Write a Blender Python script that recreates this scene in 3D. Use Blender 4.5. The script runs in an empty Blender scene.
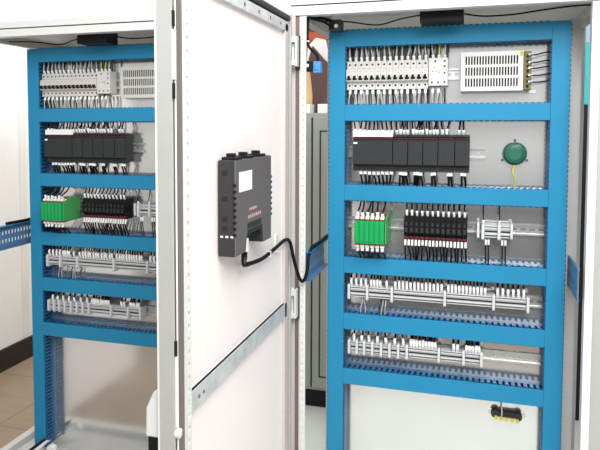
import bpy, math, random
from mathutils import Vector, Matrix
random.seed(7)
C = bpy.context.scene.collection
Z0 = 1.80                      # height of the duct frame's top edge above the floor
DX, DY = -1.234, 0.130         # the left-hand cabinet stands this far from the right-hand one

# ------------------------------------------------------------------ materials
def lin(c): 
    c /= 255.0
    return c/12.92 if c <= 0.04045 else ((c+0.055)/1.055)**2.4
def mat(name, rgb, rough=0.5, metal=0.0, noise=0.0, nscale=20.0, bump=0.0, emit=0.0, alpha=1.0, stretch=(1, 1, 1), spec=0.5, rvar=0.0):
    m = bpy.data.materials.new(name); m.use_nodes = True
    nt = m.node_tree; b = nt.nodes['Principled BSDF']
    col = tuple(lin(c) for c in rgb) + (1,)
    b.inputs['Base Color'].default_value = col
    b.inputs['Roughness'].default_value = rough
    b.inputs['Metallic'].default_value = metal
    b.inputs['Specular IOR Level'].default_value = spec
    if emit:
        b.inputs['Emission Color'].default_value = col
        b.inputs['Emission Strength'].default_value = emit
    if alpha < 1: b.inputs['Alpha'].default_value = alpha
    if noise or bump or rvar:
        tc = nt.nodes.new('ShaderNodeTexCoord'); mp = nt.nodes.new('ShaderNodeMapping')
        mp.inputs['Scale'].default_value = stretch
        n = nt.nodes.new('ShaderNodeTexNoise'); n.inputs['Scale'].default_value = nscale; n.inputs['Detail'].default_value = 5
        nt.links.new(tc.outputs['Object'], mp.inputs['Vector']); nt.links.new(mp.outputs['Vector'], n.inputs['Vector'])
        if noise:
            r = nt.nodes.new('ShaderNodeMapRange')
            r.inputs['From Min'].default_value = .3; r.inputs['From Max'].default_value = .7
            r.inputs['To Min'].default_value = 1-noise; r.inputs['To Max'].default_value = 1+noise*.5
            mx = nt.nodes.new('ShaderNodeMix'); mx.data_type = 'RGBA'; mx.blend_type = 'MULTIPLY'
            mx.inputs['Factor'].default_value = 1
            mx.inputs[6].default_value = col
            nt.links.new(n.outputs['Fac'], r.inputs['Value']); nt.links.new(r.outputs['Result'], mx.inputs[7])
            nt.links.new(mx.outputs[2], b.inputs['Base Color'])
        if rvar:
            r = nt.nodes.new('ShaderNodeMapRange')
            r.inputs['To Min'].default_value = rough-rvar; r.inputs['To Max'].default_value = rough+rvar
            nt.links.new(n.outputs['Fac'], r.inputs['Value']); nt.links.new(r.outputs['Result'], b.inputs['Roughness'])
        if bump:
            bp = nt.nodes.new('ShaderNodeBump'); bp.inputs['Strength'].default_value = bump; bp.inputs['Distance'].default_value = .002
            nt.links.new(n.outputs['Fac'], bp.inputs['Height']); nt.links.new(bp.outputs['Normal'], b.inputs['Normal'])
    return m
M = {}
M['wall'] = mat('white_wall_paint', (238, 236, 232), .8, noise=.04, nscale=3, bump=.05)
M['pillar'] = mat('pale_wall_panel', (232, 228, 220), .75, noise=.03, nscale=4)
M['skirt'] = mat('dark_skirting', (24, 16, 15), .45)
M['pale_floor'] = mat('pale_epoxy_floor', (214, 218, 212), .35, noise=.04, nscale=3)
M['steel'] = mat('white_powder_coated_steel', (226, 226, 223), .42, noise=.02, nscale=60, bump=.03)
M['steel_in'] = mat('grey_powder_coated_steel', (206, 205, 203), .5, noise=.03, nscale=40)
M['door_in'] = mat('white_door_coating', (250, 240, 237), .45, noise=.015, nscale=5)
M['grime'] = mat('taupe_rubber_channel', (112, 103, 100), .7, noise=.1, nscale=30, stretch=(1, 1, .1))
M['zinc'] = mat('galvanised_sheet', (236, 236, 234), .15, .86, noise=.05, nscale=7, rvar=.05, bump=.015)
M['zincbar'] = mat('galvanised_bar', (214, 216, 216), .45, .35, noise=.2, nscale=22, rvar=.1)
M['olive'] = mat('olive_brown_plastic', (120, 108, 62), .5)
M['psu'] = mat('pale_painted_aluminium', (206, 205, 201), .4, .2)
M['stile_shade'] = mat('pinkish_shaded_enamel', (198, 186, 184), .5)  # pinkish enamel darkened: shading of the hinge-side parts put into the colour
M['strip'] = mat('pale_marker_strip', (206, 208, 208), .5)
M['rail'] = mat('din_rail_steel', (225, 225, 224), .3, .85)
M['gasket'] = mat('black_rubber', (48, 46, 47), .7)
M['black'] = mat('black_plastic', (20, 20, 22), .5, spec=.25)
M['dark'] = mat('charcoal_plastic', (48, 51, 52), .6, spec=.25, noise=.04, nscale=80)
M['device'] = mat('charcoal_metal_case', (102, 95, 95), .5, .1, noise=.06, nscale=12)
M['device_side'] = mat('black_case_side', (40, 40, 41), .5, noise=.05, nscale=40)
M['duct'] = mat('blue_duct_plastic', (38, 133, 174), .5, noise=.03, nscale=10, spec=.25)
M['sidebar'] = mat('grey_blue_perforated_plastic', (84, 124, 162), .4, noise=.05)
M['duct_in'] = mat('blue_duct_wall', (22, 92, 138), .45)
M['cream'] = mat('pale_grey_breaker_plastic', (208, 204, 200), .5)
M['hole'] = mat('dark_recess', (20, 20, 22), .8)
M['print'] = mat('pinkish_print', (205, 160, 158), .6)
M['red'] = mat('dark_red_plastic', (112, 34, 44), .45)
M['orange'] = mat('brown_circuit_board', (150, 78, 40), .5)
M['green'] = mat('green_module_plastic', (4, 156, 82), .4)
M['green_clear'] = mat('pale_green_plate', (70, 165, 90), .4)
M['buzz'] = mat('dark_green_coil', (30, 98, 78), .45)
M['buzz_rim'] = mat('black_green_rim', (44, 84, 78), .5)
M['white'] = mat('white_plastic', (240, 240, 238), .4)
M['grey_term'] = mat('light_grey_terminal', (192, 194, 194), .45)
M['paper'] = mat('white_sticker', (250, 250, 250), .6)
M['yellow'] = mat('yellow_sticker', (206, 190, 60), .5)
M['w_black'] = mat('black_wire', (12, 12, 13), .6, spec=.2)
M['w_grey'] = mat('grey_wire', (186, 186, 180), .5)
M['w_dark'] = mat('dark_green_grey_wire', (46, 60, 58), .5)
M['w_yellow'] = mat('yellow_wire', (200, 195, 60), .5)
M['bluesw'] = mat('bright_blue_plastic', (70, 140, 205), .4)
M['amber'] = mat('amber_lens', (220, 160, 60), .3)
M['cab_grey'] = mat('grey_green_enamel', (168, 172, 162), .5, noise=.03, nscale=8)
M['cab_line'] = mat('cabinet_gap', (58, 64, 60), .8)
M['cyan'] = mat('cyan_panel', (0, 186, 190), .45)
M['paleblue'] = mat('pale_blue_panel', (160, 182, 215), .5)
M['redbrown'] = mat('red_brown_cardboard', (168, 74, 42), .75, noise=.2, nscale=10)
M['brown'] = mat('dark_brown_board', (84, 58, 54), .7, noise=.25, nscale=6, stretch=(4, 4, 1))
M['wood'] = mat('pale_wood', (206, 170, 124), .6, noise=.15, nscale=8, stretch=(6, 6, 1))
M['cloth'] = mat('off_white_sheet', (226, 218, 216), .8, noise=.08, nscale=12)
M['flangegrey'] = mat('grey_flange', (178, 178, 174), .5, noise=.04, nscale=30)

def floor_mat():
    m = bpy.data.materials.new('brown_tile_floor'); m.use_nodes = True; nt = m.node_tree; b = nt.nodes['Principled BSDF']
    b.inputs['Roughness'].default_value = .4
    tc = nt.nodes.new('ShaderNodeTexCoord'); br = nt.nodes.new('ShaderNodeTexBrick')
    br.offset = 0; br.inputs['Scale'].default_value = 1.0
    br.inputs['Brick Width'].default_value = .6; br.inputs['Row Height'].default_value = .6
    br.inputs['Mortar Size'].default_value = .004; br.inputs['Mortar Smooth'].default_value = .3
    br.inputs['Color1'].default_value = (lin(150), lin(130), lin(108), 1)
    br.inputs['Color2'].default_value = (lin(143), lin(123), lin(101), 1)
    br.inputs['Mortar'].default_value = (lin(110), lin(92), lin(76), 1)
    nt.links.new(tc.outputs['Object'], br.inputs['Vector'])
    n = nt.nodes.new('ShaderNodeTexNoise'); n.inputs['Scale'].default_value = 5; n.inputs['Detail'].default_value = 6
    mp = nt.nodes.new('ShaderNodeMapping'); mp.inputs['Scale'].default_value = (1, 4, 1)
    nt.links.new(tc.outputs['Object'], mp.inputs['Vector']); nt.links.new(mp.outputs['Vector'], n.inputs['Vector'])
    r = nt.nodes.new('ShaderNodeMapRange'); r.inputs['To Min'].default_value = .82; r.inputs['To Max'].default_value = 1.15
    nt.links.new(n.outputs['Fac'], r.inputs['Value'])
    mx = nt.nodes.new('ShaderNodeMix'); mx.data_type = 'RGBA'; mx.blend_type = 'MULTIPLY'; mx.inputs['Factor'].default_value = 1
    nt.links.new(br.outputs['Color'], mx.inputs[6]); nt.links.new(r.outputs['Result'], mx.inputs[7])
    nt.links.new(mx.outputs[2], b.inputs['Base Color'])
    return m
M['floor'] = floor_mat()

# ------------------------------------------------------------------ mesh builder
class MB:
    def __init__(s): s.v = []; s.f = []; s.m = []
    def box(s, x0, x1, y0, y1, z0, z1, m=0):
        x0, x1 = min(x0, x1), max(x0, x1); y0, y1 = min(y0, y1), max(y0, y1); z0, z1 = min(z0, z1), max(z0, z1)
        b = len(s.v)
        s.v += [(x, y, z) for z in (z0, z1) for y in (y0, y1) for x in (x0, x1)]
        for q in ((0, 2, 3, 1), (4, 5, 7, 6), (0, 1, 5, 4), (2, 6, 7, 3), (0, 4, 6, 2), (1, 3, 7, 5)):
            s.f.append(tuple(b+i for i in q)); s.m.append(m)
        return s
    def prism(s, poly, a0, a1, axis=0, m=0):
        """poly: list of 2-D points in the two other axes, extruded along axis."""
        b = len(s.v); n = len(poly)
        for a in (a0, a1):
            for p, q in poly:
                s.v.append({0: (a, p, q), 1: (p, a, q), 2: (p, q, a)}[axis])
        s.f.append(tuple(b+i for i in range(n))[::-1]); s.f.append(tuple(b+n+i for i in range(n))); s.m += [m, m]
        for i in range(n):
            j = (i+1) % n; s.f.append((b+i, b+j, b+n+j, b+n+i)); s.m.append(m)
        return s
    def cyl(s, p0, p1, r0, r1=None, n=16, m=0):
        r1 = r0 if r1 is None else r1
        p0 = Vector(p0); p1 = Vector(p1); d = (p1-p0).normalized()
        u = d.orthogonal().normalized(); w = d.cross(u); b = len(s.v)
        for p, r in ((p0, r0), (p1, r1)):
            for i in range(n):
                a = 2*math.pi*i/n; s.v.append(tuple(p+u*r*math.cos(a)+w*r*math.sin(a)))
        s.f.append(tuple(b+i for i in range(n))[::-1]); s.f.append(tuple(b+n+i for i in range(n))); s.m += [m, m]
        for i in range(n):
            j = (i+1) % n; s.f.append((b+i, b+j, b+n+j, b+n+i)); s.m.append(m)
        return s
    def tube(s, pts, r, n=6, m=0):
        pts = [Vector(p) for p in pts]; b = len(s.v); k = len(pts)
        u = None
        for i, p in enumerate(pts):
            d = (pts[min(i+1, k-1)]-pts[max(i-1, 0)]).normalized()
            if u is None: u = d.orthogonal().normalized()
            else: u = (u-d*u.dot(d)).normalized()
            w = d.cross(u)
            for j in range(n):
                a = 2*math.pi*j/n; s.v.append(tuple(p+u*r*math.cos(a)+w*r*math.sin(a)))
        for i in range(k-1):
            for j in range(n):
                q = (j+1) % n
                s.f.append((b+i*n+j, b+i*n+q, b+(i+1)*n+q, b+(i+1)*n+j)); s.m.append(m)
        s.f.append(tuple(b+j for j in range(n))[::-1]); s.f.append(tuple(b+(k-1)*n+j for j in range(n))); s.m += [m, m]
        return s
    def build(s, name, mats, parent=None, bevel=0, loc=None, smooth=False):
        me = bpy.data.meshes.new(name); me.from_pydata(s.v, [], s.f)
        if not isinstance(mats, (list, tuple)): mats = [mats]
        for q in mats: me.materials.append(M[q])
        me.polygons.foreach_set('material_index', s.m)
        if smooth: me.polygons.foreach_set('use_smooth', [True]*len(s.f))
        me.update()
        import bmesh
        bm = bmesh.new(); bm.from_mesh(me); bmesh.ops.recalc_face_normals(bm, faces=bm.faces); bm.to_mesh(me); bm.free()
        o = bpy.data.objects.new(name, me); C.objects.link(o)
        if parent: o.parent = parent
        if loc: o.location = loc
        if bevel:
            bv = o.modifiers.new('bevel', 'BEVEL'); bv.width = bevel; bv.segments = 2; bv.limit_method = 'ANGLE'
        return o
def smooth_path(P, n=6):
    P = [Vector(p) for p in P]; out = []
    for i in range(len(P)-1):
        a = P[max(i-1, 0)]; b = P[i]; c = P[i+1]; d = P[min(i+2, len(P)-1)]
        for k in range(n):
            t = k/n
            out.append(.5*((2*b)+(-a+c)*t+(2*a-5*b+4*c-d)*t*t+(-a+3*b-3*c+d)*t**3))
    out.append(P[-1]); return out
def tag(o, label=None, cat=None, group=None, kind=None):
    if label: o['label'] = label
    if cat: o['category'] = cat
    if group: o['group'] = group
    if kind: o['kind'] = kind
    return o
def empty(name, loc, label, cat, group=None):
    o = bpy.data.objects.new(name, None); o.empty_display_size = .02; C.objects.link(o); o.location = loc
    return tag(o, label, cat, group)
ORD = ['first', 'second', 'third', 'fourth', 'fifth', 'sixth', 'seventh', 'eighth', 'ninth', 'tenth', 'eleventh', 'twelfth',
       'thirteenth', 'fourteenth', 'fifteenth', 'sixteenth', 'seventeenth', 'eighteenth', 'nineteenth', 'twentieth',
       'twenty-first', 'twenty-second', 'twenty-third', 'twenty-fourth', 'twenty-fifth', 'twenty-sixth', 'twenty-seventh',
       'twenty-eighth', 'twenty-ninth', 'thirtieth', 'thirty-first', 'thirty-second', 'thirty-third', 'thirty-fourth',
       'thirty-fifth', 'thirty-sixth', 'thirty-seventh', 'thirty-eighth', 'thirty-ninth', 'fortieth']
KIT = []      # (object, local x) of everything mounted in the right-hand cabinet, to be copied into the left-hand one
def P(x, y, z): return (x, y, Z0+z)
def kit(o, x): KIT.append((o, x)); return o

# ------------------------------------------------------------------ the room
def struct(name, mb, m, **k):
    o = mb.build(name, m, **k); tag(o, kind='structure'); return o
struct('floor', MB().box(-2.40, 2.6, -2.9, 3.6, -.06, 0), 'floor')
struct('trim_1', MB().box(-.78, 2.6, -1.9, 3.0, 0, .004), 'pale_floor')
struct('wall_left', MB().box(-2.40, -2.28, -2.9, 3.6, 0, 3.0), 'wall')
struct('wall_back', MB().box(-2.28, 2.6, 3.5, 3.6, 0, 3.0), 'wall')
struct('wall_right', MB().box(2.6, 2.7, -2.9, 3.6, 0, 3.0), 'wall')
struct('baseboard_left', MB().box(-2.28, -2.262, -2.9, 3.5, 0, .135), 'skirt', bevel=.003)
struct('baseboard_back', MB().box(-2.262, 2.6, 3.485, 3.5, 0, .135), 'skirt', bevel=.003)
struct('trim_2', MB().box(-2.28, -2.278, 1.44, 1.51, .135, 3.0), 'pillar', bevel=.003)

# ------------------------------------------------------------------ cabinets
X0, X1, T = -.09, .79, .05
YF, YB = -.15, .45
ZT, ZB = .056, -1.645
def perforated(mb, x0, x1, y0, y1, z0, z1, pitch=.022, hole=.011, m=0):
    """upright strip in the x-z plane with a column of slots"""
    w = (x1-x0)
    mb.box(x0, x0+w*.32, y0, y1, z0, z1, m); mb.box(x1-w*.32, x1, y0, y1, z0, z1, m)
    z = z0
    while z < z1:
        mb.box(x0+w*.32, x1-w*.32, y0, y1, z, min(z+pitch-hole, z1), m); z += pitch
def cabinet(ox, oy, label, X0=-.09):
    r = empty('electrical_cabinet', (ox+.35, oy+.15, 0), label, 'electrical cabinet', 'electrical cabinets')
    def b(mb, name, m, **k):
        mb.v = [(x-.35, y-.15, z+Z0) for x, y, z in mb.v]; return mb.build(name, m, r, **k)
    # front left upright: outer strip, dark seal, perforated lip
    o = b(MB().box(X0, X0+.017, YF, YF+.04, ZB, ZT-.004), 'post', 'stile_shade', bevel=.001)
    mb = MB().box(X0+.017, X0+.030, YF+.004, YF+.03, ZB, ZT-.03)
    mb.v = [(x-.35, y-.15, z+Z0) for x, y, z in mb.v]; mb.build('door_seal', 'grime', o)
    mb = MB(); perforated(mb, X0+.032, X0+T, YF, YF+.003, ZB, ZT-.03)
    mb.box(X0+.030, X0+.033, YF, YF+.04, ZB, ZT-.03).box(X0+.033, X0+T, YF+.0034, YF+.006, ZB, ZT-.03)
    mb.v = [(x-.35, y-.15, z+Z0) for x, y, z in mb.v]; mb.build('perforated_lip', 'steel', o)
    o = b(MB().box(X1-.039, X1, YF+.006, YF+.04, ZB, ZT-.004), 'post', 'flangegrey', bevel=.001)
    mb = MB().box(X1-.058, X1-.038, YF, YF+.004, ZB, ZT-.03).box(X1-.058, X1-.055, YF+.004, YF+.035, ZB, ZT-.03)
    mb.v = [(x-.35, y-.15, z+Z0) for x, y, z in mb.v]; mb.build('lip', 'steel', o)
    b(MB().box(X0, X0+T, YB-.05, YB, ZB, ZT-.004), 'post', 'steel_in', bevel=.001)
    b(MB().box(X1-T+.010, X1, YB-.08, YB, ZB, ZT-.004), 'post', 'steel_in', bevel=.001)
    b(MB().box(X0+.001, X1-.001, YF-.001, YF+.04, .029, ZT), 'front_top_rail', 'steel', bevel=.001)
    b(MB().box(X0+.001, X1-.001, YB-.04, YB-.001, .02, ZT), 'rear_top_rail', 'steel_in')
    for sx in (X0, X1-.035):
        b(MB().box(sx+.001, sx+.034, YF+.04, YB-.05, .025, ZT), 'side_top_rail', 'steel_in', bevel=.001)
        b(MB().box(sx+.001, sx+.034, YF+.04, YB-.05, ZB, ZB+.04), 'side_bottom_rail', 'steel_in', bevel=.001)
    b(MB().box(X0+.001, X1-.001, YF, YF+.04, ZB-.001, ZB+.04), 'front_bottom_rail', 'steel', bevel=.001)
    b(MB().box(X0+.001, X1-.001, YB-.04, YB-.001, ZB-.001, ZB+.04), 'rear_bottom_rail', 'steel_in', bevel=.001)
    b(MB().box(X0+.035, X1-.035, YF+.04, YB-.04, ZB+.005, ZB+.015), 'floor_plate', 'steel_in')
    b(MB().box(X0+.004, X1-.004, YF+.003, YF+.02, ZT, ZT+.004, 1).box(X0+.004, X1-.004, YF+.02, YB-.002, ZT, ZT+.004, 0).box(X0, X1, YF-.002, YB, ZT+.004, ZT+.029, 0), 'roof_panel', ['steel', 'hole'], bevel=.0008)
    b(MB().box(X0+.01, X1-.01, YF+.01, YB-.01, -Z0+.004, ZB-.001), 'plinth', 'gasket')
    if X0 < -.1: b(MB().box(X0+.05, X1-.04, YB-.012, YB-.008, ZB+.04, .022), 'added_back_panel', 'steel_in')  # unseen panel added to keep light from behind out of the left-hand cabinet
    p = b(MB().box(-.003, .734, .070, .0725, -1.628, .002), 'mounting_plate', 'zinc')
    b(MB().box(.7015, .7375, .062, .0695, -1.628, .012), 'plate_bracket', 'steel')
    return r
cabR = cabinet(0, 0, 'right-hand white electrical cabinet with its door swung open beside the blue duct frame')
cabL = cabinet(DX, DY, 'left-hand white electrical cabinet standing half hidden behind the open door', -.125)

# ------------------------------------------------------------------ wiring ducts
def duct_meshes(L, w, vertical, y0=0.0, y1=.0695):
    """duct along +x (or +z if vertical); origin at its start corner; w = face width"""
    cov, wall, base = MB(), MB(), MB()
    def bx(mb, a0, a1, b0, b1, c0, c1):   # a along, b depth, c across
        if vertical: mb.box(c0, c1, b0, b1, a0, a1)
        else: mb.box(a0, a1, b0, b1, c0, c1)
    bx(cov, 0, L, y0, y0+.003, 0, w)
    for c in (0, w-.003): bx(cov, 0, L, y0+.003, y0+.007, c, c+.003)
    for c in (.0035, w-.0055):
        bx(wall, 0, L, y1-.016, y1-.002, c, c+.002)
        bx(wall, 0, L, y0+.003, y0+.005, c, c+.002)
        n = int(L/(.0145 if vertical else .0175)); p = L/n
        for i in range(n):
            bx(wall, i*p, i*p+p*.56, y0+.005, y1-.016, c, c+.002)
        # bulging finger heads just behind the cover
        for i in range(n): bx(wall, i*p-.001, i*p+p*.56+.001, y0+.0075, y0+.013, c-.0065 if c < w/2 else c, c+.002 if c < w/2 else c+.0085)
    bx(base, 0, L, y1-.002, y1, .0035, w-.0035)
    return cov, wall, base
def duct(x, z, L, w, vertical, label, group='blue slotted wiring ducts in the right-hand cabinet', y0=0.0, name='wiring_duct'):
    r = empty(name, P(x, 0, z), label, 'wiring duct', group)
    c, wl, b = duct_meshes(L, w, vertical, y0)
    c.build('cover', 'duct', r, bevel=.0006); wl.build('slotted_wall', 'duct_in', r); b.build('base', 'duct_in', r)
    return kit(r, x)
ZE = [0, .0518, .2343, .2844, .4882, .5379, .7209, .7719, .9040, .9558, 1.0858, 1.1364]
LAB = ['along the top of', 'under the circuit breakers of', 'under the black controller row of', 'under the green modules of',
       'under the upper terminal row of', 'under the lowest terminal row of']
duct(0, -1.600, 1.600, .0503, True, 'upright blue slotted duct on the left side of the right-hand cabinet')
duct(.651, -1.600, 1.600, .049, True, 'upright blue slotted duct on the right side of the right-hand cabinet')
for i in range(6):
    duct(.0506, -ZE[2*i+1], .600, ZE[2*i+1]-ZE[2*i], False, 'horizontal blue slotted wiring duct ' + LAB[i] + ' the right-hand cabinet')
# ducts running forward along the cabinet side
def side_duct(xi, label, lid=True):
    r = empty('side_wiring_duct', P(xi, -.145, -.775), label, 'wiring duct')
    mb = MB(); L = .280; n = 15
    # perforated inner face (y-z plane) with two rows of holes, top and bottom returns
    p = L/n
    for za, zb in ((0, .022), (.036, .054), (.068, .088)): mb.box(0, .002, 0, L, za, zb)
    for i in range(n):
        mb.box(0, .002, i*p, i*p+p*.6, .022, .036); mb.box(0, .002, i*p, i*p+p*.6, .054, .068)
    mb.box(.002, .020 if lid else .006, 0, L, 0, .002); mb.box(.002, .006, 0, L, .086, .088)
    mb.build('perforated_wall', 'sidebar', r)
    if lid: MB().box(.0, .020, 0, L, .088, .091).build('lid', 'duct', r)
    return r
sdR = side_duct(-.045, 'short blue perforated duct running forward at the left side of the right-hand cabinet')
KIT.append((sdR, -.045))
sd2 = side_duct(.714, 'short blue perforated duct running forward at the right side of the right-hand cabinet', False)
tag(sdR, group='forward-running side ducts'); tag(sd2, group='forward-running side ducts')

# ------------------------------------------------------------------ DIN rails
def rail(x0, x1, z, label, cat='mounting rail'):
    mb = MB(); L = x1-x0
    mb.box(0, L, .0615, .0625, -.0175, -.012); mb.box(0, L, .0615, .0625, .012, .0175)
    mb.box(0, L, .0625, .0685, -.013, -.012); mb.box(0, L, .0625, .0685, .012, .013)
    n = int(L/.025); p = L/n
    mb.box(0, L, .0685, .0695, -.013, -.004); mb.box(0, L, .0685, .0695, .004, .013)
    for i in range(n): mb.box(i*p, i*p+p*.4, .0685, .0695, -.004, .004)
    o = mb.build('din_rail', 'rail'); o.location = P(x0, 0, z)
    tag(o, label, cat, 'mounting rails in the right-hand cabinet'); kit(o, x0)
rail(.053, .397, -.141, 'steel mounting rail behind the circuit breakers in the right-hand cabinet')
rail(.053, .476, -.385, 'steel mounting rail behind the black controllers in the right-hand cabinet')
rail(.053, .648, -.617, 'steel mounting rail behind green modules and relays, right-hand cabinet')
rail(.053, .648, -.838, 'steel mounting rail of the upper long terminal row in the right-hand cabinet')
rail(.053, .648, -1.016, 'steel mounting rail of the lowest terminal row in the right-hand cabinet')

# ------------------------------------------------------------------ circuit breakers
def breaker(i, x):
    r = empty('circuit_breaker', P(x, 0, -.186), ORD[i]+' white circuit breaker from the left in the right-hand cabinet',
              'circuit breaker', 'circuit breakers in the right-hand cabinet')
    w = .0172; H = .089
    prof = [(.061, 0), (.022, 0), (.022, .020), (.008, .026), (.008, .062), (.022, .068), (.022, H), (.061, H)]
    mb = MB().prism(prof, 0, w, 0, 0)
    for z in (.012, H-.011): mb.cyl((w/2, .0215, z), (w/2, .024, z), .0034, n=10, m=1)
    mb.box(.002, w-.002, .0075, .0085, .029, .036, 1)
    mb.box(.004, w-.004, .0075, .0082, .055, .058, 2)
    for k in (0, H-.004): mb.box(.0085, .0088, .0215, .0225, k, k+.004, 1)
    mb.build('body', ['cream', 'hole', 'print'], r, bevel=.0006)
    MB().prism([(.009, .032), (-.004, .034), (-.006, .041), (.009, .044)], .0052, w-.0052, 0).build('toggle', 'black', r, bevel=.0004)
    return kit(r, x)
for i in range(14): breaker(i, .053+i*.018)
r = empty('residual_current_breaker', P(.306, 0, -.178), 'wide white breaker without levers ending the right-hand cabinet breaker row', 'circuit breaker')
mb = MB().box(0, .056, .010, .061, 0, .084)
for x, z in ((.010, .010), (.028, .010), (.047, .010), (.019, .074), (.047, .074), (.047, .058), (.047, .038)): mb.cyl((x, .0095, z), (x, .012, z), .0032, n=10, m=1)
for x, z in ((.012, .044), (.024, .044), (.018, .054)): mb.cyl((x, .0095, z), (x, .012, z), .0018, n=8, m=1)
mb.build('body', ['cream', 'hole'], r, bevel=.001)
MB().box(.030, .037, .006, .0105, .040, .048).build('test_button', 'grey_term', r, bevel=.0005)
kit(r, .306)

# ------------------------------------------------------------------ power supply
r = empty('power_supply', P(.400, 0, -.196), 'silver perforated power supply box at the top right of the right-hand cabinet', 'power supply')
W_, H_ = .198, .117
mb = MB()
y = .022
# cover with three rows of slots
rows = [(.013, .038), (.046, .071), (.079, .104)]
n = 19; x0, x1 = .013, .165; p = (x1-x0)/n
mb.box(0, x0, y, y+.0015, 0, H_); mb.box(x1, .176, y, y+.0015, 0, H_)
zs = [0]+[v for q in rows for v in q]+[H_]
for a in range(0, 8, 2): mb.box(x0, x1, y, y+.0015, zs[a], zs[a+1])
for za, zb in rows:
    for k in range(n): mb.box(x0+k*p+p*.55, x0+(k+1)*p, y, y+.0015, za, zb)
mb.box(0, .0015, y+.0015, .068, 0, H_); mb.box(0, .176, y+.0015, .068, H_-.0015, H_); mb.box(0, .176, y+.0015, .068, 0, .0015); mb.box(.1745, .176, y+.0015, .068, 0, H_)
mb.build('perforated_cover', 'psu', r)
MB().box(.004, .172, .045, .066, .004, H_-.004).build('circuit_interior', 'black', r)
t = MB().box(.178, .198, .024, .060, .002, H_-.002)
for k in range(8): t.box(.176, .200, .021, .024, .003+k*.0146, .006+k*.0146)
for k in range(7): t.cyl((.188, .0235, .0118+k*.0146), (.188, .021, .0118+k*.0146), .0042, n=10, m=1)
t.build('terminal_strip', ['olive', 'black'], r)
MB().box(.166, .175, .0205, .0218, H_-.014, H_-.003).build('sticker', 'yellow', r)
MB().box(0, .215, .064, .0675, -.006, .002).build('mounting_flange', 'rail', r)
kit(r, .400)

# ------------------------------------------------------------------ controller modules
EDGES = [.076, .202, .248, .293, .338, .387, .430]
def plc(i):
    x0, x1 = EDGES[i], EDGES[i+1]-.0005; w = x1-x0
    nm = 'programmable_controller' if i == 0 else 'controller_extension_module'
    lb = 'wide charcoal controller at the left of the second row of the right-hand cabinet' if i == 0 else \
        ORD[i-1]+' narrow charcoal extension module right of the controller in the right-hand cabinet'
    r = empty(nm, P(x0, 0, -.437), lb, 'controller', 'charcoal controller modules in the right-hand cabinet')
    mb = MB().box(0, w, .012, .061, 0, .102).box(.001, w-.001, -.006, .012, .016, .088)
    mb.box(.001, w-.001, -.0062, -.0055, .050, .0508, 1)
    mb.build('body', ['dark', 'hole'], r, bevel=.001)
    MB().box(.002, w-.002, .008, .012, .0955, .0985).build('red_stripe', 'red', r)
    t = MB(); nt_ = max(3, int(w/.008))
    for k in range(nt_):
        q = w/nt_; t.box(k*q+.0006, (k+1)*q-.0006, .002, .03, .102, .121 if i == 0 else .108)
    t.build('upper_terminal', 'white' if i == 0 else 'dark', r)
    t = MB()
    for k in range(nt_):
        q = w/nt_; t.box(k*q+.0006, (k+1)*q-.0006, .010, .03, -.006, 0)
    t.build('lower_terminal', 'dark', r)
    if i == 0: MB().box(.004, .016, -.0068, -.006, .080, .085).build('label_plate', 'paper', r)
    kit(r, x0)
for i in range(6): plc(i)

# ------------------------------------------------------------------ round green device
r = empty('round_buzzer', P(.56, 0, -.385), 'round dark green device on the plate right of the controllers, right-hand cabinet', 'buzzer')
MB().cyl((0, .060, 0), (0, .0695, 0), .035, .0355, n=40).build('flange', 'buzz_rim', r, bevel=.001)
MB().cyl((0, .046, 0), (0, .058, 0), .027, .031, n=40, m=0).cyl((0, .042, 0), (0, .046, 0), .018, .026, n=40, m=0).build('dome', 'buzz', r)
for a in (90, 210, 330):
    ca, sa = math.cos(math.radians(a)), math.sin(math.radians(a))
    MB().cyl((.040*ca, .062, .040*sa), (.040*ca, .0695, .040*sa), .0038, n=12).build('mounting_ear', 'buzz_rim', r)
kit(r, .53)
w = MB().tube(smooth_path([(-.002, .056, -.036), (-.006, .045, -.055), (.001, .045, -.075), (0, .05, -.108)]), .0018).build('buzzer_wire', 'w_yellow')
w.location = P(.56, 0, -.385); tag(w, 'yellow wire hanging below the round green device in the right-hand cabinet', 'wire')

# ------------------------------------------------------------------ green modules
for i in range(6):
    x = .093+i*.0154
    r = empty('green_relay_module', P(x, 0, -.670), ORD[i]+' green interface module from the left in the right-hand cabinet', 'relay module', 'green interface modules in the right-hand cabinet')
    MB().box(0, .0148, -.058, .060, .006, .076).box(.002, .0128, -.0595, -.058, .012, .070).build('housing', 'green', r, bevel=.0012)
    for a, b_ in ((0, .0045), (.0775, .081)): MB().box(.001, .014, -.050, .055, a, b_).build('circuit_board_edge', 'orange', r)
    for a, b_ in ((.081, .088), (-.008, 0)): MB().box(.002, .013, -.046, -.020, a, b_).build('clamp', 'white', r)
    kit(r, x)
r = empty('green_end_plate', P(.1865, 0, -.664), 'pale green end plate closing the stack of green modules in the right-hand cabinet', 'end plate')
MB().prism([(-.052, .0), (.061, -.004), (.061, .088), (.0, .088), (-.052, .070)], 0, .004, 0).build('plate', 'green_clear', r)
kit(r, .1865)

# ------------------------------------------------------------------ black relays
for i in range(12):
    x = .239+i*.0157
    r = empty('slim_relay', P(x, 0, -.655), ORD[i]+' slim black relay from the left in the right-hand cabinet', 'relay', 'slim black relays in the right-hand cabinet')
    w = .0150
    MB().prism([(.060, 0), (.010, 0), (.010, .016), (-.008, .022), (-.008, .060), (.006, .064), (.006, .076), (.060, .076)], 0, w, 0).build('socket', 'black', r, bevel=.0006)
    MB().box(.003, w-.003, -.014, -.007, .026, .040).box(.004, w-.004, -.012, -.008, .046, .056).build('retaining_clip', 'dark', r, bevel=.0005)
    MB().box(.001, w-.001, .004, .0105, .004, .010).build('red_marker', 'red', r)
    kit(r, x)

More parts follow.
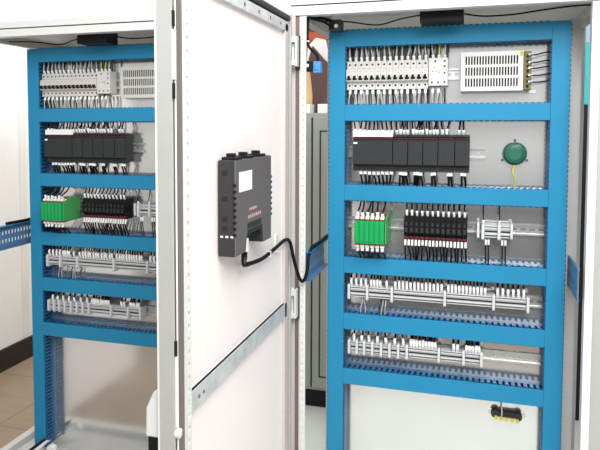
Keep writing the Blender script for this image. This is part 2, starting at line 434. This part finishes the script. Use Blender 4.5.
# ------------------------------------------------------------------ terminal strips
def end_stop(x, z, h, label, w=.0078, proud=.016):
    z += .002; h -= .005
    o = MB().prism([(.062, .0), (proud, .0), (proud-.004, .004), (proud-.004, h-.004), (proud, h), (.062, h)], 0, w, 0).build('terminal_end_stop', 'strip', bevel=.0008)
    o.location = P(x, 0, z); tag(o, label, 'end stop', 'white end stops between the terminal blocks'); kit(o, x)
def strip(x0, x1, z, h, label, dark=True):
    """a closed run of thin modular terminals: body with ridges, marker strip"""
    r = empty('terminal_block', P(x0, 0, z), label, 'terminal block', 'rows of grey rail terminals')
    L = x1-x0; mb = MB(); n = max(2, round(L/.0062)); p = L/n
    for k in range(n):
        a, b_ = k*p+.0002, (k+1)*p-.0002
        mb.prism([(.062, 0), (.034, 0), (.034, h*.18), (.024, h*.24), (.024, h*.76), (.034, h*.82), (.034, h), (.062, h)], a, b_, 0, 0)
        mb.box(a+.0008, b_-.0008, .0336, .036, h*.03, h*.12, 1)
    mb.build('terminals', ['grey_term', 'hole'], r)
    t = MB().box(0, L, .021, .026, h*.66, h*.75).box(0, L, .021, .026, h*.84, h*.90).box(0, L, .021, .026, h*.26, h*.36).box(0, L, .026, .034, h*.06, h*.12)
    t.build('marker_strip', 'strip', r)
    MB().box(0, L, .0225, .0245, h*.44, h*.54).box(0, L, .0232, .0245, h*.77, h*.80).build('bridge_bar', 'black', r)
    kit(r, x0)
SD = [.061, .120, .198, .360, .503, .600]
for i, x in enumerate(SD):
    end_stop(x, -.864, .054, ORD[i]+' white end stop from left, upper terminal row, right-hand cabinet')
    if i < 5: strip(x+.009, SD[i+1]-.0005, -.856, .041, ORD[i]+' run of grey terminals from left, upper terminal row, right-hand cabinet')
SE = [.063, .088, .112, .138, .166, .193, .220, .247, .345, .419, .471]
for i, x in enumerate(SE):
    end_stop(x, -1.044, .052, ORD[i]+' white end stop from left, lowest terminal row, right-hand cabinet')
    if i < 10: strip(x+.009, SE[i+1]-.0005, -1.038, .040, ORD[i]+' run of grey terminals from left, lowest terminal row, right-hand cabinet')
SM = [.455, .468, .514, .550]
for i, x in enumerate(SM):
    end_stop(x, -.648+(.004 if i in (0, 3) else 0), .052, ORD[i]+' white end stop of the small terminal group beside the relays, right-hand cabinet', w=.0085 if i in (1, 2) else .007)
strip(.477, .5135, -.642, .044, 'left grey terminals of the small group beside the relays, right-hand cabinet')
strip(.523, .5495, -.642, .044, 'right grey terminals of the small group beside the relays, right-hand cabinet')

# ------------------------------------------------------------------ earth terminal on the plate
r = empty('earth_terminal', P(.507, 0, -1.215), 'small black and yellow earth terminal below the lowest duct of the right-hand cabinet', 'earth terminal')
MB().box(-.008, .100, .0665, .0695, .012, .026).build('bracket', 'rail', r)
MB().cyl((.012, .045, .021), (.012, .066, .021), .0125, n=20).cyl((.078, .045, .019), (.078, .066, .019), .0125, n=20).box(.012, .078, .048, .066, .013, .029).build('insulator', 'gasket', r, bevel=.001)
t = MB()
for k in range(5): t.cyl((.014+k*.0155, .040, .012-k*.001), (.014+k*.0155, .047, .012-k*.001), .006, n=10)
t.build('yellow_clamp', 'yellow', r)
for k in range(4): MB().cyl((.022+k*.0155, .037, .014), (.022+k*.0155, .041, .014), .0035, n=10).build('screw', 'rail', r)
w = MB().tube(smooth_path([(.030, .042, .016), (.031, .035, .035), (.028, .045, .07), (.030, .055, .09)]), .0022).build('earth_wire', 'w_grey')
w.location = P(.507, 0, -1.215); tag(w, 'pale wire rising from the small earth terminal to the lowest duct', 'wire')

# ------------------------------------------------------------------ cabinet lamp, cables and junction box under the roof
r = empty('cabinet_lamp', P(.285, -.05, .004), 'black lamp housing fixed under the roof of the right-hand cabinet', 'lamp')
MB().box(0, .122, -.040, .045, -.004, .048).build('housing', 'black', r, bevel=.002)
MB().box(.030, .095, -.036, -.020, -.003, .002).build('lens', 'dark', r, bevel=.001)
MB().box(.115, .121, -.037, -.034, .022, .040).build('switch', 'white', r)
MB().box(-.012, .134, .020, .045, .046, .052).build('bracket', 'rail', r)
kit(r, .285)
def cable(pts, rad, m, name, label, cat='cable', n=8):
    o = Vector(pts[0]); o.z += Z0
    mb = MB().tube([Vector(p)+Vector((0, 0, Z0))-o for p in smooth_path(pts)], rad, n=8)
    ob = mb.build(name, m, smooth=True); ob.location = o; tag(ob, label, cat); return ob
c = cable([(.285, -.01, .035), (.22, -.01, .025), (.15, 0, .012), (.06, -.03, .022), (-.02, -.08, .020)], .0022, 'w_black', 'lamp_cable', 'thin black cable running left from the lamp under the roof of the right-hand cabinet'); kit(c, 0)
c = cable([(.408, -.02, .030), (.46, -.01, .022), (.54, 0, .024), (.62, .01, .034), (.70, .0, .040), (.745, -.03, .036)], .0025, 'w_black', 'lamp_cable', 'thin black cable running right from the lamp under the roof of the right-hand cabinet'); kit(c, .408)
r = empty('junction_box', P(.009, -.06, -.004), 'dark small box with a round pale button, top left of the right-hand ducts', 'junction box')
MB().box(0, .038, 0, .05, -.004, .030).build('housing', 'device_side', r, bevel=.002)
MB().cyl((.024, -.003, .010), (.024, .001, .010), .006, n=16).build('round_button', 'white', r)
MB().box(-.022, .004, .01, .03, .028, .050).build('bracket', 'steel_in', r)
r = empty('door_limit_switch', P(-.038, -.135, -.139), 'black and blue door limit switch on the left front post of the right-hand cabinet', 'switch')
MB().box(-.012, .016, 0, .030, .003, .034).build('plunger_housing', 'black', r, bevel=.002)
MB().cyl((-.001, -.004, .020), (-.001, .002, .020), .005, n=14).build('plunger', 'white', r)
MB().box(.016, .038, .002, .030, -.002, .032).box(.020, .034, -.001, .002, .006, .024).build('switch_body', 'bluesw', r, bevel=.0015)
cable([(.03, -.05, .018), (.0, -.07, .028), (-.036, -.115, .030), (-.041, -.122, .015), (-.043, -.12, -.045), (-.035, -.12, -.065), (-.016, -.115, -.085), (-.012, -.115, -.104)], .0042, 'w_black', 'switch_cable', 'thick black cable looping down the left post to the limit switch')
cable([(-.036, -.112, .024), (.0, -.09, .016), (.028, -.05, -.004)], .004, 'w_black', 'switch_cable', 'short black cable reaching from the post corner to the small dark box')
MBt = MB().tube([(-.047, -.126, -.047), (-.040, -.128, -.045), (-.036, -.126, -.046)], .0022).build('cable_tie', 'white'); MBt.location = (0, 0, Z0); tag(MBt, 'white cable tie on the thick black cable at the left post', 'cable tie')

# ------------------------------------------------------------------ wires
WIRES = []
def wire(x, z0, z1, col, label, group, y0=.02, y1=.03, lean=None, ferrule=True, fcol='white', rad=.0017, flen=.016, frad=1.75):
    """a wire from a terminal (z0) into a duct (z1), with a marker sleeve at the terminal end"""
    s = 1 if z1 > z0 else -1; L = abs(z1-z0)
    lean = random.uniform(-.007, .007) if lean is None else lean
    bulge = random.uniform(-.010, -.002)
    pts = smooth_path([(0, 0, 0), (lean*.1, bulge, s*L*.35), (lean*.7, bulge*.6+(y1-y0)*.6, s*L*.7), (lean, y1-y0, s*(L+.012))], 4)
    fl = min(flen, L*.6)
    r = empty('control_wire', P(x, y0, z0), label, 'wire', group)
    MB().tube(pts, rad, n=6).build('conductor', col, r, smooth=True)
    if ferrule:
        sl = [Vector(pts[0])]; acc = 0
        for q in pts[1:]:
            seg = (Vector(q)-sl[-1]); 
            if acc+seg.length >= fl: sl.append(sl[-1]+seg.normalized()*(fl-acc)); break
            acc += seg.length; sl.append(Vector(q))
        MB().tube(sl, rad*frad, n=8).build('marker_sleeve', fcol, r, smooth=True)
    WIRES.append((r, x))
cab = 'in the right-hand cabinet'
def wrow(xs, z0, z1, cols, where, group, **k):
    for i, x in enumerate(xs):
        c_ = cols[i % len(cols)]
        nm = {'w_black': 'black', 'w_grey': 'pale grey', 'w_dark': 'dark', 'w_yellow': 'yellow'}[c_]
        wire(x, z0, z1, c_, ORD[i]+' '+nm+' '+where.replace('from the left', 'from left')+', right-hand cabinet', group+', right-hand cabinet', **k)
def rng(a, b_, n): return [a+(b_-a)*i/(n-1) for i in range(n)]
wrow([.062+.018*i for i in range(14)]+[.318, .335, .353], -.098, -.0518, ['w_grey']*15+['w_yellow', 'w_grey'], 'wire from the left above the circuit breakers', 'pale wires above the breakers', y0=.030, y1=.030, fcol='white', rad=.0026)
wrow([.057+.018*i for i in range(16)]+[.358], -.098, -.0518, ['w_dark', 'w_dark', 'w_black'], 'rear wire from the left above the circuit breakers', 'dark wires above the breakers', y0=.038, y1=.035, ferrule=False, rad=.0040, lean=.002)
wrow([.062+.018*i for i in range(14)]+[.318, .335], -.186, -.2343, ['w_grey'], 'wire from the left below the circuit breakers', 'pale wires below the breakers', y0=.030, y1=.030, rad=.0026)
wrow([.069+.018*i for i in range(14)]+[.342, .352], -.184, -.2343, ['w_dark', 'w_black', 'w_grey'], 'rear wire from the left below the circuit breakers', 'dark wires below the breakers', y0=.036, y1=.035, ferrule=False, rad=.0022)
PT = rng(.083, .198, 9)+rng(.212, .245, 4)+rng(.262, .290, 4)+rng(.303, .334, 4)+[.350, .362]+[.398, .411]
wrow(PT, -.327, -.2844, ['w_black'], 'wire from the left above the charcoal controllers', 'black wires above the controllers', y0=.018, y1=.028, rad=.0026)
PB = rng(.100, .196, 8)+rng(.224, .240, 4)+rng(.268, .286, 4)+[.320, .327]+[.368, .376]+[.408, .416]
wrow(PB, -.440, -.4882, ['w_black'], 'wire from the left below the charcoal controllers', 'black wires below the controllers', y0=.022, y1=.032, rad=.0032)
wrow([.1005+.0154*i for i in range(6)], -.584, -.5379, ['w_black'], 'wire from the left above the green modules', 'black wires above the green modules', y0=-.034, y1=.012, rad=.0028)
wrow([.1005+.0154*i for i in range(6)], -.676, -.7209, ['w_black'], 'wire from the left below the green modules', 'black wires below the green modules', y0=-.034, y1=.012, rad=.0028)
wrow([.2465+.0157*i for i in range(12)], -.580, -.5379, ['w_black'], 'wire from the left above the slim black relays', 'black wires above the relays', y0=.010, y1=.028, rad=.0026, lean=-.002, flen=.018, frad=1.4)
wrow(rng(.2425, .4225, 18), -.656, -.7209, ['w_black'], 'wire from the left below the slim black relays', 'wires below the relays', y0=.012, y1=.03, rad=.0026, flen=.018, frad=1.4)
wrow([.473, .519], -.600, -.5379, ['w_black'], 'wire from the left above the small terminal group', 'wires of the small terminal group', y0=.018, y1=.03, rad=.0018, lean=-.001)
wrow([.481, .489, .528, .537], -.646, -.7209, ['w_black'], 'wire from the left below the small terminal group', 'wires below the small terminal group', y0=.022, y1=.03, rad=.0018, lean=.001)
DT = rng(.072, .118, 4)+rng(.136, .165, 4)+[.185]+rng(.212, .354, 13)+rng(.374, .482, 11)+rng(.518, .592, 6)
wrow(DT, -.818, -.7719, ['w_black', 'w_black', 'w_dark'], 'wire from the left above the upper terminal row', 'wires above the upper terminal row', y0=.027, y1=.04, rad=.0028, flen=.027, frad=1.5, lean=-.001)
wrow([.105, .112, .165, .172, .181], -.860, -.9040, ['w_grey', 'w_grey', 'w_dark'], 'wire from the left below the upper terminal row', 'wires below the upper terminal row', y0=.042, y1=.04, ferrule=False, rad=.0022)
ET = [.0815, .1065, .130, .157, .185, .212, .239]+rng(.262, .338, 9)+[.393, .404]+rng(.431, .468, 5)
wrow(ET, -1.000, -.9558, ['w_black'], 'wire from the left above the lowest terminal row', 'wires above the lowest terminal row', y0=.027, y1=.04, rad=.0032, flen=.024, frad=1.5)
# power supply output wires running sideways into the right duct
for i in range(5):
    z = -.093-.0195*i+random.uniform(-.002, .002)
    r = empty('control_wire', P(.590, .020, z), ORD[i]+' black wire from the top at the power supply end, right-hand cabinet', 'wire', 'wires of the power supply')
    MB().tube(smooth_path([(0, 0, 0), (.02, -.006, -.002), (.042, 0, .004-.001*i), (.068, .012, .006)], 4), .0020).build('conductor', 'w_black', r, smooth=True)
    MB().tube([(0, 0, 0), (.012, -.003, -.001)], .0028).build('marker_sleeve', 'white', r)
    WIRES.append((r, .60))

# ------------------------------------------------------------------ copy the fittings into the left-hand cabinet
def left(s): return s.replace('right-hand', 'left-hand')
def copy_tree(o):
    c_ = o.copy(); C.objects.link(c_)
    for ch in list(o.children):
        d = ch.copy(); C.objects.link(d); d.parent = c_
        for g in list(ch.children):
            e = g.copy(); C.objects.link(e); e.parent = d
    return c_
bpy.context.view_layer.update()
def to_left(o):
    c_ = copy_tree(o); c_.location = o.location+Vector((DX, DY, 0))
    c_['label'] = left(o['label'])
    if 'group' in o: c_['group'] = left(o['group'])
    return c_
for o, x in KIT:
    if x < .545 or o['category'] == 'wiring duct': to_left(o)
vis = [(o, x) for o, x in WIRES if x < .545]
quota = 300-len(WIRES)
step = sorted(vis, key=lambda t: -t[0].children[0].dimensions.length)
keep = set(id(t[0]) for t in step[:quota])
rest = [t[0] for t in vis if id(t[0]) not in keep]
for o, x in vis:
    if id(o) in keep: to_left(o)
if rest:
    mb = MB(); names = []
    for o in rest:
        for ch in o.children:
            me = ch.data; b0 = len(mb.v)
            mn = [k for k, v in M.items() if v == me.materials[0]][0]
            if mn not in names: names.append(mn)
            off = o.location+Vector((DX, DY, 0))
            mb.v += [tuple(v.co+off) for v in me.vertices]
            for p_ in me.polygons: mb.f.append(tuple(b0+i for i in p_.vertices)); mb.m.append(names.index(mn))
    o = mb.build('small_control_wires', names, smooth=True)
    tag(o, 'dense remaining short control wires at the devices of the left-hand cabinet', 'wires', None, 'stuff')

# ------------------------------------------------------------------ the open door
DXF = -.08          # plane of the door's inner side
DY0, DY1 = -1.012, -.178
DZT, DZB = .028, -1.66
door = MB().box(-.017, -.013, DY0+.17, DY1+.17, 0, DZT-DZB).build('door', 'steel', cabR)
door.location = (-.095-.35, -.17-.15, Z0+DZB); door['label'] = 'white door swung open towards the viewer'
def D(mb, name, m, parent=None, **k):
    mb.v = [(x+.095, y+.17, z-DZB) for x, y, z in mb.v]; return mb.build(name, m, parent or door, **k)
D(MB().box(-.108, -.086, -.945, -.245, DZB+.01, DZT-.045), 'inner_panel', 'door_in')
D(MB().box(-.108, -.078, DY0, DY0+.003, DZB, DZT).box(-.081, -.078, DY0+.003, DY0+.006, DZB, DZT), 'free_edge_flange', 'flangegrey', bevel=.0006)
D(MB().box(-.108, -.0795, -1.001, -.962, DZB+.01, DZT-.01), 'seal_channel', 'grime')
def perf_y(mb, y0, y1, x0, x1, z0, z1, pitch, hole):
    w = y1-y0; mb.box(x0, x1, y0, y0+w*.33, z0, z1); mb.box(x0, x1, y1-w*.33, y1, z0, z1); z = z0
    while z < z1:
        mb.box(x0, x1, y0+w*.33, y1-w*.33, z, min(z+pitch-hole, z1)); z += pitch
mb = MB(); perf_y(mb, -.962, -.940, -.078, -.074, DZB+.03, DZT-.03, .025, .010)
mb.box(-.106, -.078, -.962, -.958, DZB+.03, DZT-.03).box(-.106, -.078, -.943, -.940, DZB+.03, DZT-.03)
D(mb, 'perforated_stile', 'steel')
D(MB().box(-.0800, -.0785, -.957, -.945, DZB+.03, DZT-.03), 'stile_back', 'hole')
D(MB().box(-.106, -.076, -.250, -.220, DZB+.03, DZT-.035), 'hinge_side_stile', 'stile_shade', bevel=.001)
D(MB().box(-.108, -.078, -.220, -.186, DZB+.01, DZT-.01).box(-.078, -.074, -.200, -.186, DZB, DZT), 'hinge_edge_flange', 'flangegrey', bevel=.0006)
D(MB().box(-.106, -.076, -.965, -.215, -.028, .000), 'top_stile', 'zincbar', bevel=.0008)
t = MB()
for y in (-.86, -.80, -.72, -.61, -.50, -.40, -.30): t.box(-.0765, -.0752, y-.003, y+.003, -.018, -.010)
D(t, 'rail_slots', 'hole')
D(MB().box(-.104, -.072, -.985, -.205, .004, .020), 'top_gasket', 'gasket', bevel=.004)
D(MB().box(-.108, -.078, DY0+.003, DY1-.002, .022, DZT), 'top_flange', 'steel')
D(MB().box(-.084, -.076, -.955, -.230, -.862, -.820).box(-.090, -.0765, -.955, -.230, -.8215, -.820), 'cross_bar', 'zincbar', bevel=.0008)
t = MB()
for y in (-.945, -.90, -.875, -.25): t.cyl((-.077, y, -.842), (-.0745, y, -.842), .004, n=10)
D(t, 'bar_screws', 'grime')
# locking rod with guide roller and slots
D(MB().cyl((-.0745, -1.004, DZB+.05), (-.0745, -1.004, DZT-.1), .0018, n=10), 'locking_rod', 'steel', smooth=False)
D(MB().box(-.080, -.072, -1.0095, -1.0035, -.215, -.125), 'rod_guide', 'steel', bevel=.001)
D(MB().cyl((-.078, -1.004, -.872), (-.070, -1.004, -.872), .0095, n=20).cyl((-.071, -1.004, -.872), (-.068, -1.004, -.872), .005, n=12), 'guide_roller', 'steel', smooth=False)
D(MB().box(-.078, -.074, -1.010, -1.0035, -.86, -.72), 'rod_guide', 'steel', bevel=.001)
for z in (-.105, -.235, -.71): D(MB().box(-.0782, -.0735, -1.0108, -1.0045, z-.014, z+.014), 'guide_slot', 'hole')
# handle on the outer face
h = D(MB().prism([(-.112, -.790), (-.128, -.803), (-.143, -.835), (-.144, -.890), (-.112, -.890)], -1.000, -.955, 1), 'handle', 'steel', bevel=.003)
D(MB().box(-.141, -.113, -.998, -.957, -1.05, -.890), 'handle_grip', 'black', bevel=.003)
# hinges
for z in (-.080, -.838):
    t = MB().box(-.078, -.064, -.190, -.165, z-.042, z-.026).box(-.078, -.064, -.190, -.165, z+.026, z+.042).box(-.066, -.060, -.186, -.151, z-.044, z+.044)
    hg = D(t, 'hinge', 'steel_in', bevel=.001)
    D(MB().cyl((-.075, -.170, z-.046), (-.075, -.170, z+.046), .0055, n=14), 'hinge_pin', 'steel', smooth=False)
    D(MB().box(-.0595, -.0565, -.160, -.1515, z-.050, z+.048), 'hinge_gap', 'gasket')

# the left-hand cabinet has the same door, opened in the same way (outside the frame, mirrored in the metal plate)
bpy.context.view_layer.update()
d2 = door.copy(); C.objects.link(d2); d2.parent = cabL; d2.location = door.location+Vector((-.035, 0, 0)); d2['label'] = 'white door swung open towards the viewer'
for ch in list(door.children):
    e2 = ch.copy(); C.objects.link(e2); e2.parent = d2
o = MB().prism([(-.020, 0), (-.016, .016), (0, .024), (.016, .018), (.020, 0)], -.012, .012, 1).build('white_end_cap', 'white', bevel=.004)
o.location = (-1.136, .105, Z0-1.590); tag(o, 'small rounded white cap at the foot of the left duct column, left-hand cabinet', 'cap')
r = empty('corner_clip', (-1.215, .10, Z0-1.605), 'black clip with a white edge at the lower left corner of the left-hand cabinet', 'clip')
MB().prism([(-.03, 0), (.035, .050), (.045, .044), (-.01, 0)], 0, .02, 1).build('clip_body', 'black', r)
MB().prism([(-.01, 0), (.045, .044), (.062, .046), (.015, 0)], -.002, .018, 1).build('white_edge', 'white', r)

# ------------------------------------------------------------------ charcoal device on the door
xb, xf = -.086, -.043
r = empty('door_mounted_control_unit', (xb, -.772, Z0-.588), 'flat charcoal control unit with white sticker mounted on the open door', 'control unit')
def E_(mb, name, m, **k):
    mb.v = [(x-xb, y+.772, z+.588) for x, y, z in mb.v]; return mb.build(name, m, r, **k)
za, zb = -.583, -.373
yl, yr = -.770, -.502
# case as y-z outline with the notch at the lower edge
out = [(yl, za), (-.700, za), (-.688, -.548), (-.575, -.548), (-.566, za), (yr, za), (yr, zb), (yl, zb)]
E_(MB().prism(out, xb+.003, xf-.003, 0), 'case', 'device_side', bevel=.0015)
front = [(yl+.001, za+.001), (-.702, za+.001), (-.690, -.536), (-.573, -.536), (-.564, za+.001), (yr-.001, za+.001), (yr-.001, zb-.001), (yl+.001, zb-.001)]
E_(MB().prism(front, xf-.003, xf, 0), 'front_plate', 'device', bevel=.0008)
E_(MB().box(xf, xf+.0012, -.746, -.660, -.444, -.400), 'sticker', 'paper')
t = MB()
for k in range(5): t.box(xf, xf+.0006, -.675+k*.011, -.668+k*.011, -.492, -.486)
for k in range(7): t.box(xf, xf+.0006, -.684+k*.0145, -.677+k*.0145, -.510, -.502)
E_(t, 'marking', 'print')
E_(MB().box(xf, xf+.0015, -.690, -.590, -.532, -.520), 'nameplate', 'device_side')
E_(MB().box(xb+.006, xf-.010, -.690, -.575, -.562, -.546), 'connector_socket', 'black')
E_(MB().box(xf-.010, xf-.002, -.690, -.676, -.585, -.556), 'connector_plug', 'white')
# ribs on the left side and clips on top
t = MB()
for k in range(9): t.box(xf-.006, xf+.0015, yl-.0012, yl+.002, -.430-k*.0135, -.424-k*.0135)
for k in range(8): t.box(xf-.006, xf+.0015, yr-.002, yr+.0015, -.430-k*.0135, -.424-k*.0135)
E_(t, 'cooling_ribs', 'black')
t = MB()
for k in range(3): t.box(xb+.008+k*.012, xb+.014+k*.012, yl-.0008, yl+.001, -.541, -.537)
E_(t, 'side_label', 'paper')
for y in (-.735, -.655, -.560):
    E_(MB().box(xb+.006, xf-.004, y-.022, y+.022, zb, zb+.006).box(xb+.012, xb+.030, y-.010, y+.006, zb+.006, zb+.014).box(xb+.012, xb+.020, y+.012, y+.020, zb+.006, zb+.010), 'top_clip', 'black', bevel=.001)
for z in (-.40, -.455, -.50, -.52): 
    E_(MB().box(xb+.012, xb+.024, yl-.0008, yl+.001, z-.006, z+.004), 'vent', 'hole')

cable([(-.062, -.690, -.560), (-.055, -.688, -.585), (-.060, -.672, -.615), (-.068, -.640, -.628), (-.070, -.600, -.634)], .0042, 'w_black', 'device_cable', 'short black cable dropping from the left of the charcoal unit on the door')
cable([(-.064, -.640, -.575), (-.064, -.645, -.605), (-.070, -.622, -.628), (-.070, -.494, -.640), (-.070, -.375, -.634), (-.070, -.270, -.628), (-.066, -.232, -.642), (-.060, -.215, -.690), (-.054, -.185, -.745), (-.046, -.172, -.768), (-.037, -.167, -.762), (-.031, -.162, -.735), (-.030, -.150, -.695), (-.030, -.11, -.677)], .0052, 'w_black', 'device_cable', 'long black cable looping from the door unit over the hinge into the side duct')
for i, (x, y, z) in enumerate([(-.0665, -.655, -.612), (-.0665, -.44, -.637)]):
    o = MB().tube([(-.008, 0, .006), (.004, 0, .007), (.004, 0, -.007), (-.008, 0, -.006)], .0018).build('cable_tie', 'white'); o.location = P(x, y, z)
    tag(o, ['white cable tie at the bend below the charcoal unit', 'white cable tie halfway along the black cable on the door'][i], 'cable tie', 'cable ties on the door')
o = MB().box(0, .003, -.012, .012, 0, .05).box(.0, .012, -.009, .009, .0, .004).build('cable_holder', 'white', bevel=.001); o.location = P(-.0855, -.315, -.655)
tag(o, 'small white cable holder on the door panel near the hinge side', 'cable holder')
c = cable([(-.030, -.105, -.676), (-.030, .0, -.678), (-.030, .125, -.676)], .006, 'w_black', 'duct_cable', 'black cable lying along the side duct of the right-hand cabinet')
bpy.context.view_layer.update()
to_left(c)

# ------------------------------------------------------------------ neighbour at the right edge
r = empty('neighbouring_cabinet', (.80, -.15, 0), 'light grey cabinet edge with small latch parts at the far right of the photo', 'electrical cabinet')
MB().box(.004, .12, 0, .45, .004, 1.87).build('body', 'flangegrey', r, bevel=.001)
MB().box(.010, .022, -.006, 0, 1.65, 1.69).build('latch', 'grime', r)
MB().box(.012, .045, -.012, 0, 1.075, 1.115).build('latch', 'wood', r, bevel=.001)

# ------------------------------------------------------------------ things seen behind, through the open cabinet sides
r = empty('grey_storage_cabinet', (-.02, 1.33, 0), 'grey-green steel cabinet on a black plinth behind the right-hand cabinet', 'cabinet', 'background cabinets')
def G(mb, name, m, parent=None, **k):
    mb.v = [(x+.02, y-1.33, z+Z0) for x, y, z in mb.v]; return mb.build(name, m, parent or r, **k)
G(MB().box(-.58, .50, 1.31, 1.75, -1.708, -.237), 'body', 'cab_grey', bevel=.002)
for a, b_, c_ in ((-.565, -.365, 0), (-.355, .05, 1), (.06, .485, 2)):
    dd = G(MB().box(a, b_, 1.302, 1.312, -1.69, -.26), 'door', 'cab_grey', bevel=.002)
    G(MB().box(b_+.002, b_+.008, 1.304, 1.31, -1.69, -.26), 'door_gap', 'cab_line', dd)
    x = a+.035
    t = MB().box(x, x+.008, 1.300, 1.303, -1.63, -.33).box(b_-.035, b_-.027, 1.300, 1.303, -1.63, -.33).box(x, b_-.03, 1.300, 1.303, -.334, -.327).box(x, b_-.03, 1.300, 1.303, -1.634, -1.627)
    G(t, 'door_groove', 'cab_line', dd)
G(MB().box(-.57, .49, 1.305, 1.74, -1.794, -1.708), 'plinth', 'black')
def simple(name, mb, m, label, cat, **k):
    o = mb.build(name, m, **k); o.location = (0, 0, Z0); tag(o, label, cat); return o
ZC = -.237
simple('small_white_box', MB().box(-.50, -.385, 1.36, 1.46, ZC, ZC+.048), 'white', 'small white box on top of the grey-green cabinet at its left', 'box', bevel=.002)
simple('small_white_box', MB().box(-.345, -.29, 1.36, 1.46, ZC, ZC+.048), 'white', 'small white box on top of the grey-green cabinet, half hidden by the blue duct', 'box', bevel=.002)
simple('brown_board', MB().prism([(-.52, ZC), (.1, ZC), (.1, .42), (-.52, .42)], 1.62, 1.66, 1), 'brown', 'dark brown board standing upright on the grey-green cabinet', 'board', bevel=.003)
simple('cardboard_box', MB().box(-.47, -.15, 1.52, 1.61, ZC, ZC+.44).box(-.475, -.145, 1.515, 1.615, ZC+.40, ZC+.445), 'redbrown', 'red-brown cardboard box behind the white sheet', 'box', bevel=.003)
simple('white_sheet', MB().prism([(-.44, .02), (-.43, .13), (-.385, .175), (-.33, .16), (-.315, .08), (-.30, -.06), (-.33, .0), (-.37, .04)], 1.49, 1.50, 1), 'cloth', 'crumpled white sheet hanging before the red-brown box', 'sheet', bevel=.003)
simple('wooden_plank', MB().prism([(-.455, ZC), (-.405, ZC), (-.39, .0), (-.405, .03), (-.44, .03)], 1.48, 1.505, 1), 'wood', 'pale wooden plank standing at the left on the grey-green cabinet', 'plank', bevel=.002)
simple('dark_case', MB().prism([(-.385, ZC), (-.30, ZC), (-.285, .02), (-.33, .05), (-.40, .13), (-.42, .06)], 1.465, 1.488, 1), 'brown', 'dark brown leaning case beside the pale wooden plank', 'case', bevel=.004)
r = empty('dark_equipment_rack', (1.05, 1.6, 0), 'tall black equipment rack with cyan upper panel behind the right side', 'equipment rack', 'background cabinets')
MB().box(-.17, .25, -.05, .35, 0, 1.60).build('body', 'black', r, bevel=.003)
MB().box(-.165, .24, -.06, .30, 1.60, 1.90).build('cyan_panel', 'cyan', r, bevel=.003)
MB().box(-.165, .24, -.06, .30, 1.90, 2.03).build('pale_blue_panel', 'paleblue', r, bevel=.003)

# ------------------------------------------------------------------ light
w = bpy.data.worlds.new('room_light'); bpy.context.scene.world = w; w.use_nodes = True
nt = w.node_tree; bg = nt.nodes['Background']
tc = nt.nodes.new('ShaderNodeTexCoord'); sx = nt.nodes.new('ShaderNodeSeparateXYZ'); cr = nt.nodes.new('ShaderNodeValToRGB')
mr = nt.nodes.new('ShaderNodeMapRange'); mr.inputs['From Min'].default_value = -1; mr.inputs['From Max'].default_value = 1
nt.links.new(tc.outputs['Generated'], sx.inputs[0]); nt.links.new(sx.outputs['Z'], mr.inputs['Value']); nt.links.new(mr.outputs['Result'], cr.inputs['Fac'])
nt.links.new(cr.outputs['Color'], bg.inputs['Color'])
e = cr.color_ramp.elements; e[0].position = 0; e[0].color = (.5, .47, .43, 1); e[1].position = 1; e[1].color = (1.1, 1.1, 1.1, 1)
for p_, c_ in ((.30, (.40, .38, .35)), (.36, (.12, .115, .11)), (.44, (.12, .12, .125)), (.465, (.95, .95, .95)), (.62, (.95, .96, .97))):
    q = cr.color_ramp.elements.new(p_); q.color = c_+(1,)
bg.inputs['Strength'].default_value = .68
def area(name, loc, target, sx_, sy_, power, col=(1, 1, 1)):
    l = bpy.data.lights.new(name, 'AREA'); l.shape = 'RECTANGLE'; l.size = sx_; l.size_y = sy_; l.energy = power; l.color = col
    o = bpy.data.objects.new(name, l); C.objects.link(o); o.location = loc
    o.rotation_euler = (Vector(target)-Vector(loc)).to_track_quat('-Z', 'Y').to_euler(); return o
area('unseen_overhead_light', (.60, -1.5, 2.9), (.4, -.3, 1.0), 1.2, .6, 34)  # unseen overhead source, set so the roof edge shades the top rows
area('unseen_overhead_light', (1.0, -2.7, 2.8), (.3, 0, .9), 1.2, .8, 62)  # unseen, added to throw frontal light into the cabinets
area('unseen_overhead_light', (-.3, .95, 2.95), (-.3, 1.0, 0), .8, .3, 9)  # unseen, added to brighten the grey-green cabinet and the floor behind
area('unseen_overhead_light', (-1.5, 2.0, 2.95), (-1.6, 2.0, 0), 1.2, 1.0, 42)  # unseen, added to brighten the left and back walls

# ------------------------------------------------------------------ camera
yaw, pit, rol = 0.31639, 0.059498, -0.0009043
cy, sy = math.cos(yaw), math.sin(yaw)
right = Vector((cy, sy, 0)); fwd = Vector((-sy, cy, 0)); up = Vector((0, 0, 1))
f2 = math.cos(pit)*fwd-math.sin(pit)*up; u2 = math.cos(pit)*up+math.sin(pit)*fwd
r3 = math.cos(rol)*right+math.sin(rol)*u2; u3 = -math.sin(rol)*right+math.cos(rol)*u2
cd = bpy.data.cameras.new('camera'); cam = bpy.data.objects.new('camera', cd); C.objects.link(cam)
mw = Matrix(((r3.x, u3.x, -f2.x, 0.44199), (r3.y, u3.y, -f2.y, -2.12579), (r3.z, u3.z, -f2.z, Z0-0.29577), (0, 0, 0, 1)))
cam.matrix_world = mw
cd.sensor_width = 36; cd.lens = 673.206/600*36
cd.shift_x = (300-253.689)/600; cd.shift_y = (164.511-225)/600
cd.clip_start = .05
sc = bpy.context.scene; sc.camera = cam
sc.view_settings.view_transform = 'Standard'; sc.view_settings.look = 'None'
sc.view_settings.exposure = 0.0; sc.view_settings.gamma = 1; sc.view_settings.use_curve_mapping = False
